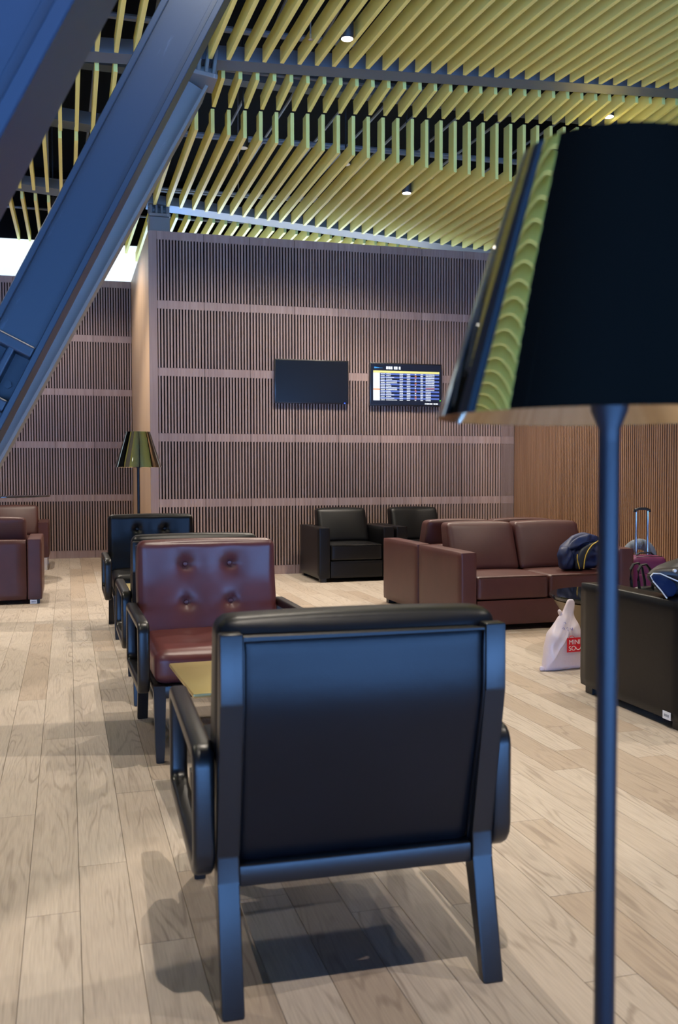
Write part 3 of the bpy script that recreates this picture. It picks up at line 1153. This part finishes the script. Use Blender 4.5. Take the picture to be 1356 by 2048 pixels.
GS = 'brown leather box sofas back to back'
s1 = sofa('sofa', 'brown leather two-seat sofa facing the viewer with a navy jacket on it', (3.585, 6.60, 0), 0, 1.49, 2, 'brown_leather', group=GS)
s5 = sofa('sofa', 'brown sofa standing back to back behind the two-seat sofa with the jacket', (3.585, 8.435, 0), pi, 1.49, 2, 'brown_leather', group=GS)
GA = 'black leather box armchairs by the screen wall'
a1 = sofa('box_armchair', 'black leather box armchair against the slatted wall, left of the two', (3.103, 10.12, 0), 0, 0.885, 1, 'black_leather', 'armchair', GA)
a2 = sofa('box_armchair', 'black leather box armchair half hidden behind the brown sofa', (4.012, 10.12, 0), 0, 0.885, 1, 'black_leather', 'armchair', GA)
sB = sofa('sofa', 'black leather sofa at the right edge with a dark coat thrown over it', (3.445, 4.635, 0), pi, 1.49, 2, 'black_leather')
tag_label(sB, (0.7465, 0.80, .062), pi / 2)
s3 = sofa('sofa', 'dark brown leather sofa at the left edge, seen from behind', (-0.98, 10.15, 0), pi, 1.49, 2, 'brown_leather')
tag_label(s3, (-0.665, .902, .022), pi)
s4 = sofa('box_armchair', 'brown leather armchair on chrome legs at the far left, facing the viewer', (-0.672, 12.50, 0), 0, 0.885, 1, 'brown_leather', 'armchair', legs='chrome')

# ------------------------------------------------------------------ thin high table at the left edge
t = thing('high_table', 'thin dark top of a high round table at the left edge', 'table', (-0.78, 11.30, 0))
obj('table_top', lathe(B(), [(0.0, .955), (.585, .955), (.60, .962), (.60, .968), (.585, .972), (0, .972)], 56, cap=False), 'table_top', t, True)
obj('column', lathe(B(), [(.04, .02), (.04, .9545)], 20), 'pole', t, True)
obj('base', lathe(B(), [(0, 0), (.26, 0), (.26, .012), (.05, .02), (0, .02)], 36, cap=False), 'pole', t, True)

# ------------------------------------------------------------------ round coffee table
t = thing('coffee_table', 'low round table with glossy black top between brown and black sofas', 'table', (3.50, 5.55, 0))
obj('cone_base', lathe(B(), [(.17, 0), (.19, .006), (.405, .362), (.40, .366)], 56), 'table_cone', t, True)
obj('table_top', lathe(B(), [(.405, .3665), (.425, .375), (.43, .392), (.424, .400), (.0, .400)], 64, cap=False), 'table_top', t, True)

# ------------------------------------------------------------------ screens
def text(parent, name, body, size, mat, loc, rot, ext=0.0004, align='CENTER'):
    cu = bpy.data.curves.new(name, 'FONT')
    cu.body = body
    cu.size = size
    cu.extrude = ext
    cu.align_x = align
    cu.materials.append(M[mat])
    tmp = bpy.data.objects.new(name, cu)
    COL.objects.link(tmp)
    bpy.context.view_layer.update()
    me = bpy.data.meshes.new_from_object(tmp.evaluated_get(bpy.context.evaluated_depsgraph_get()))
    bpy.data.objects.remove(tmp)
    if not me.materials:
        me.materials.append(M[mat])
    o = link(name, me, parent, loc)
    o.rotation_euler = rot
    return tag(o, kind='stuff')


def tv(label, x0, x1, z0, z1, lit):
    t = thing('television', label, 'screen', ((x0 + x1) / 2, YW - .045, (z0 + z1) / 2))
    w, h = x1 - x0, z1 - z0
    obj('casing', box(B(), -w / 2, w / 2, -.012, .035, -h / 2, h / 2, .005), 'tv_bezel', t, True)
    obj('wall_bracket', box(B(), -.12, .12, .036, .058, -.10, .10), 'tv_bezel', t)
    obj('ir_window', box(B(), -w * .19 if not lit else w * .12, -w * .15 if not lit else w * .17, -.008, .01, -h / 2 - .008, -h / 2 - .0005), 'tv_bezel', t)
    b = .014
    sc = obj('screen', box(B(), -w / 2 + b, w / 2 - b, -.0130, -.0121, -h / 2 + b, h / 2 - b), 'scr_black' if lit else 'tv_glass', t)
    return t, sc, w, h


t, sc, w, h = tv('black switched-off television on the slatted wall, left of the two', 2.386, 3.304, 2.052, 2.575, False)
obj('standby_light', box(B(), w * .435, w * .452, -.0145, -.0125, -h / 2 + .004, -h / 2 + .014), 'led_blue', t)
t, sc, w, h = tv('flight information screen with rows of text on the slatted wall', 3.574, 4.516, 2.042, 2.567, True)
obj('standby_light', box(B(), w * .470, w * .483, -.0145, -.0125, -h * .37, -h * .355), 'led_green', t)


def P(u, v):   # fractions of the picture area measured from its top left
    return -w / 2 + u * w, h / 2 - v * h


def rect(bm, u0, v0, u1, v1, d=.0010):
    xa, za = P(u0, v0)
    xb, zb = P(u1, v1)
    box(bm, xa, xb, -.0132 - d, -.0131, zb, za)
    return bm


obj('yellow_header_bar', rect(B(), .045, .185, .965, .235), 'scr_yellow', sc)
obj('white_column', rect(B(), .045, .237, .135, .88), 'scr_white', sc)
obj('orange_marker', rect(B(), .045, .605, .135, .632, .0013), 'scr_orange', sc)
bm = B()
for k in range(5):
    rect(bm, .058 + .012 * k, .10 + .006 * k, .075 + .025 * k, .135 - .004 * k, .0010 + .0001 * k)
obj('airline_mark', bm, 'scr_cyan', sc)
bm = B()
for u0, u1 in ((.222, .250), (.254, .278), (.282, .308), (.330, .352), (.356, .378), (.396, .404), (.404, .420)):
    rect(bm, u0, .085, u1, .15)
obj('title_lettering', bm, 'scr_white', sc)
rng = random.Random(5)
nrow = 16
rh = (.885 - .24) / nrow
for k in range(nrow):
    v0 = .24 + rh * k
    if k % 2 == 0:
        obj('row_stripe', rect(B(), .143, v0, .962, v0 + rh * .92, .0006), 'scr_blue', sc)
    bm = B()
    oran = B()
    va, vb = v0 + rh * .22, v0 + rh * .72

    def word(b, u, L):
        x = u
        while x < u + L:
            q = min(rng.uniform(.006, .014), u + L - x)
            if q > .003:
                rect(b, x, va + rng.uniform(0, rh * .1), x + q, vb, .0010)
            x += q + .0025
    word(bm, .148, .058)
    word(bm, .222, rng.choice((.06, .07, .08, .11, .15)))
    word(bm, .408, .045)
    word(bm, .508, .048)
    if k % 4 in (1, 2) or k == 13:
        word(oran, .620, .022)
    else:
        word(bm, .620, .018)
    word(bm, .700, .034)
    word(oran if k == 8 else bm, .772, .125 if k < 10 else .072)
    tag(obj('row_lettering', bm, 'scr_white', sc), kind='stuff')
    if len(oran.verts):
        tag(obj('row_status', oran, 'scr_orange', sc), kind='stuff')
    else:
        oran.free()
bm = B()
for u0, u1 in ((.760, .775), (.780, .826), (.830, .868), (.882, .905), (.910, .945)):
    rect(bm, u0, .925, u1, .955)
obj('clock_lettering', bm, 'scr_white', sc)

# ------------------------------------------------------------------ shopping bag
bag = thing('shopping_bag', 'white plastic shopping bag with red logo beside the black sofa', 'bag', (2.905, 5.19, 0), radians(4))
out = [(-.135, .010), (-.128, .0), (.12, .0), (.135, .02), (.13, .20), (.115, .27), (.085, .32), (.078, .345), (.088, .41), (.075, .43),
       (.042, .432), (.020, .39), (.0, .345), (-.025, .33), (-.06, .28), (-.095, .23), (-.115, .16)]
bm = puffy(B(), out, .13, (0, 0, 0), rings=10, wr=.004, seed=3, smooth=1,
           tf=lambda v: 1.0 - .72 * min(1, max(0, (v - .22) / .13)))
obj('bag_body', bm, 'bag_white', bag, True, auto=0)
bm = puffy(B(), [(-.16, .0), (-.155, .028), (-.14, .03), (-.125, .012), (-.13, -.002)], .03, (0, 0, .003), rings=3, wr=.001, seed=5)
obj('bag_corner', bm, 'bag_white', bag, True, auto=0)
bm = puffy(B(), [(-.02, .33), (-.03, .36), (-.02, .375), (.0, .35)], .03, (0, 0, 0), rings=3, wr=.001, seed=6)
obj('knot_ear', bm, 'bag_white', bag, True, auto=0)
YP = -.0715
lg = obj('logo', box(B(), -.013, .098, YP - .002, YP, .118, .205), 'bag_red', bag)
bm = B()
sweep(bm, [(.020 + .018 * cos(a), YP - .001, .205 + .012 * sin(a)) for a in [pi * k / 8 for k in range(9)]], circ(.002, 6))
obj('logo_handle', bm, 'bag_red', lg)
text(lg, 'logo_lettering', 'MINI', .040, 'bag_text', (.040, YP - .0025, .166), (pi / 2, 0, 0))
text(lg, 'logo_lettering', 'SO', .040, 'bag_text', (.024, YP - .0025, .128), (pi / 2, 0, 0))
bm = B()
sweep(bm, [(.066 + .017 * cos(a), YP - .0022, .147 + .016 * sin(a)) for a in [pi + pi * k / 8 for k in range(9)]], circ(.0022, 6))
obj('logo_smile', bm, 'bag_text', lg)
for k, pts in enumerate([[(-.035, .262), (-.028, .268), (-.020, .262), (-.028, .256), (-.018, .254)],
                         [(-.008, .262), (.004, .268), (.002, .258), (-.004, .252), (.006, .250)],
                         [(.018, .264), (.022, .254), (.032, .256), (.034, .264), (.030, .248)],
                         [(-.018, .296), (-.008, .298), (-.010, .288), (-.002, .290)]]):
    bm = B()
    sweep(bm, [(a, -.062 + (b - .25) * .35, b) for a, b in pts], circ(.0013, 5))
    obj('pen_mark', bm, 'ink_blue', bag)

# ------------------------------------------------------------------ navy jacket on the brown sofa
jk = thing('jacket', 'navy blue jacket with yellow zip draped on the brown sofa', 'jacket', (4.02, 6.85, .432))
out = [(-.191, -.004), (-.223, .114), (-.206, .175), (-.152, .222), (-.099, .269), (-.008, .296), (.06, .282), (.153, .235), (.255, .2),
       (.265, .11), (.154, .08), (.108, .053), (.1, -.003)]
bm = puffy(B(), out, .20, (0, 0, 0), rings=14, wr=.010, seed=9, smooth=1, tf=lambda v: 1.15 - 1.6 * max(0, v))
obj('jacket_body', bm, 'navy', jk, True, auto=0)
bm = puffy(B(), [(-.149, .010), (-.136, .099), (-.092, .17), (-.025, .208), (.074, .234), (.011, .183), (-.033, .12), (-.06, .041), (-.068, .008)], .045,
           (0, -.125, 0), rings=5, wr=.003, seed=10, smooth=1)
obj('front_lining', bm, 'lining', jk, True, auto=0)
bm = B()
sweep(bm, [(-.083, -.150, .012), (-.079, -.153, .077), (-.066, -.153, .124), (-.044, -.152, .163), (-.009, -.150, .202), (.052, -.140, .232)], circ(.004, 6))
obj('zip', bm, 'yellow_zip', jk, True)
bm = B()
sweep(bm, [(-.138, -.148, .13), (-.142, -.151, .103), (-.137, -.151, .071), (-.124, -.149, .031), (-.118, -.146, .012)], circ(.004, 6))
obj('zip', bm, 'yellow_zip', jk, True)
bm = puffy(B(), [(-.246, .004), (-.268, .124), (-.247, .179), (-.186, .193), (-.145, .128), (-.140, .002)], .12, (0, -.075, 0), rings=8, wr=.009,
           seed=12, smooth=1)
obj('sleeve', bm, 'navy', jk, True, auto=0)
bm = puffy(B(), [(-.20, .16), (-.15, .225), (-.09, .262), (.0, .288), (.07, .272), (.15, .228), (.05, .225), (-.06, .205), (-.13, .165)], .07, (0, -.070, 0),
           rings=6, wr=.007, seed=14, smooth=1)
obj('shoulder_fold', bm, 'navy', jk, True, auto=0)

# ------------------------------------------------------------------ dark coat on the black sofa
ct = thing('coat', 'black quilted coat with pale zip thrown over the black sofa', 'coat', (2.86, 3.97, .612))
out = [(-.171, .085), (-.152, .114), (-.108, .139), (-.058, .159), (.026, .181), (.168, .19), (.285, .137), (.293, .005), (.114, .0), (-.028, .0),
       (-.084, .007), (-.135, .048)]
bm = puffy(B(), out, .19, (0, 0, 0), rings=12, wr=.009, seed=21, smooth=1)
obj('coat_body', bm, 'coat', ct, True, auto=0)
bm = puffy(B(), [(-.243, .109), (-.227, .12), (-.189, .116), (-.143, .096), (-.107, .073), (-.09, .04), (-.114, .008), (-.15, .006), (-.194, .046),
                 (-.232, .082)], .05, (0, -.105, 0), rings=6, wr=.004, seed=22, smooth=1)
obj('coat_opening', bm, 'coat_lining', ct, True, auto=0)
bm = puffy(B(), [(-.245, .112), (-.20, .135), (-.12, .142), (-.03, .145), (.10, .16), (.26, .12), (.24, .04), (.02, .05), (-.06, .066), (-.11, .084),
                 (-.16, .108), (-.20, .122)], .10, (0, -.085, 0), rings=8, wr=.007, seed=23, smooth=1)
obj('coat_collar', bm, 'coat', ct, True, auto=0)
bm = B()
sweep(bm, [(-.168, -.135, .004), (-.205, -.139, .045), (-.247, -.139, .088), (-.258, -.137, .112), (-.244, -.137, .124), (-.208, -.140, .122),
           (-.166, -.143, .104), (-.112, -.145, .082), (-.046, -.146, .062), (.03, -.144, .045)], circ(.0032, 6))
obj('zip', bm, 'zip_grey', ct, True)
for x, z in ((-.135, .134), (-.10, .106), (.02, .12)):
    obj('snap_button', lathe(B(), [(.008, 0), (.008, .012), (.004, .016)], 12, (x, -.150, z), axis='y'), 'zip_grey', ct)

# ------------------------------------------------------------------ suitcase, neck pillow, black handbag
sc_ = thing('suitcase', 'plum cabin suitcase with raised metal handle behind the sofa', 'suitcase', (4.66, 6.95, 0), radians(-8))
obj('case_body', cushion(B(), 0, 0, .285, .30, .22, .45, .045, (.004, .006, .006), 14), 'plum', sc_, True, auto=60)
obj('front_pocket', cushion(B(), .01, -.118, .23, .24, .03, .28, .014, (0, .006, 0), 8), 'plum', sc_, True, auto=60)
bm = B()
sweep(bm, [(-.15, -.08, .10), (-.15, -.08, .46), (-.11, -.08, .508), (.11, -.08, .508), (.15, -.08, .46), (.15, -.08, .10)], circ(.005, 6))
obj('piping', bm, 'black_strap', sc_, True)
for s in (-1, 1):
    obj('handle_tube', lathe(B(), [(.0105, .50), (.0105, .70), (.009, .705), (.009, .885)], 12, (s * .052, .06, 0)), 'aluminium', sc_, True)
bm = B()
sweep(bm, [(-.065, .06, .875), (-.062, .06, .892), (-.03, .06, .903), (.03, .06, .903), (.062, .06, .892), (.065, .06, .875)], rrect(.03, .024, .009))
obj('handle_grip', bm, 'plastic_black', sc_, True)
bm = B()
sweep(bm, [(-.09, .0, .505), (-.05, .0, .535), (.05, .0, .535), (.09, .0, .505)], rrect(.026, .012, .005))
obj('carry_handle', bm, 'black_strap', sc_, True)
for sx in (-1, 1):
    for sy in (-1, 1):
        bm = lathe(B(), [(.024, -.012), (.028, -.008), (.028, .008), (.024, .012)], 14, (sx * .12, sy * .08, .028), axis='x')
        obj('wheel', bm, 'plastic_black', sc_, True)

np_ = thing('neck_pillow', 'grey plush neck pillow hung over the plum suitcase', 'pillow', (4.715, 7.10, .49), radians(-8))
bm = B()
path = []
for k in range(25):
    a = radians(-60 + 300 * k / 24)
    path.append((.115 * cos(a), .02, -.02 + .125 * sin(a)))
rings = []
for k, p in enumerate(path):
    r = .048 * (0.25 + .75 * sin(pi * (k + .5) / 25) ** .35)
    rings.append((p, r))
vr = []
for k, (p, r) in enumerate(rings):
    a = Vector(path[max(k - 1, 0)])
    b = Vector(path[min(k + 1, 24)])
    tt = (b - a).normalized()
    s = tt.cross(Vector((0, 1, 0))).normalized()
    vr.append([bm.verts.new(Vector(p) + s * (r * cos(q)) + Vector((0, 1, 0)) * (r * sin(q))) for q in [2 * pi * j / 14 for j in range(14)]])
for a, b in zip(vr, vr[1:]):
    for j in range(14):
        bm.faces.new((a[j], a[(j + 1) % 14], b[(j + 1) % 14], b[j]))
bm.faces.new(vr[0][::-1])
bm.faces.new(vr[-1])
obj('pillow_tube', bm, 'pillow_grey', np_, True, auto=0)

hb = thing('handbag', 'black handbag with arched handle on the black sofa seat', 'bag', (2.955, 4.35, .431), 0)
obj('bag_body', cushion(B(), 0, 0, .085, .215, .13, .17, .03, (.004, .012, .006), 10,
                        lambda q: (q.x * (1 - .12 * (q.z + .085) / .17), q.y * (1 - .3 * (q.z + .085) / .17), q.z)), 'black_strap', hb, True, auto=60)
for yy in (-.035, .035):
    bm = B()
    sweep(bm, [(-.085, yy, .12), (-.098, yy, .21), (-.100, yy, .265), (-.082, yy, .292), (-.055, yy, .296), (-.032, yy, .27), (-.015, yy, .20), (-.008, yy, .12)], rrect(.018, .010, .004))
    obj('bag_handle', bm, 'black_strap', hb, True)
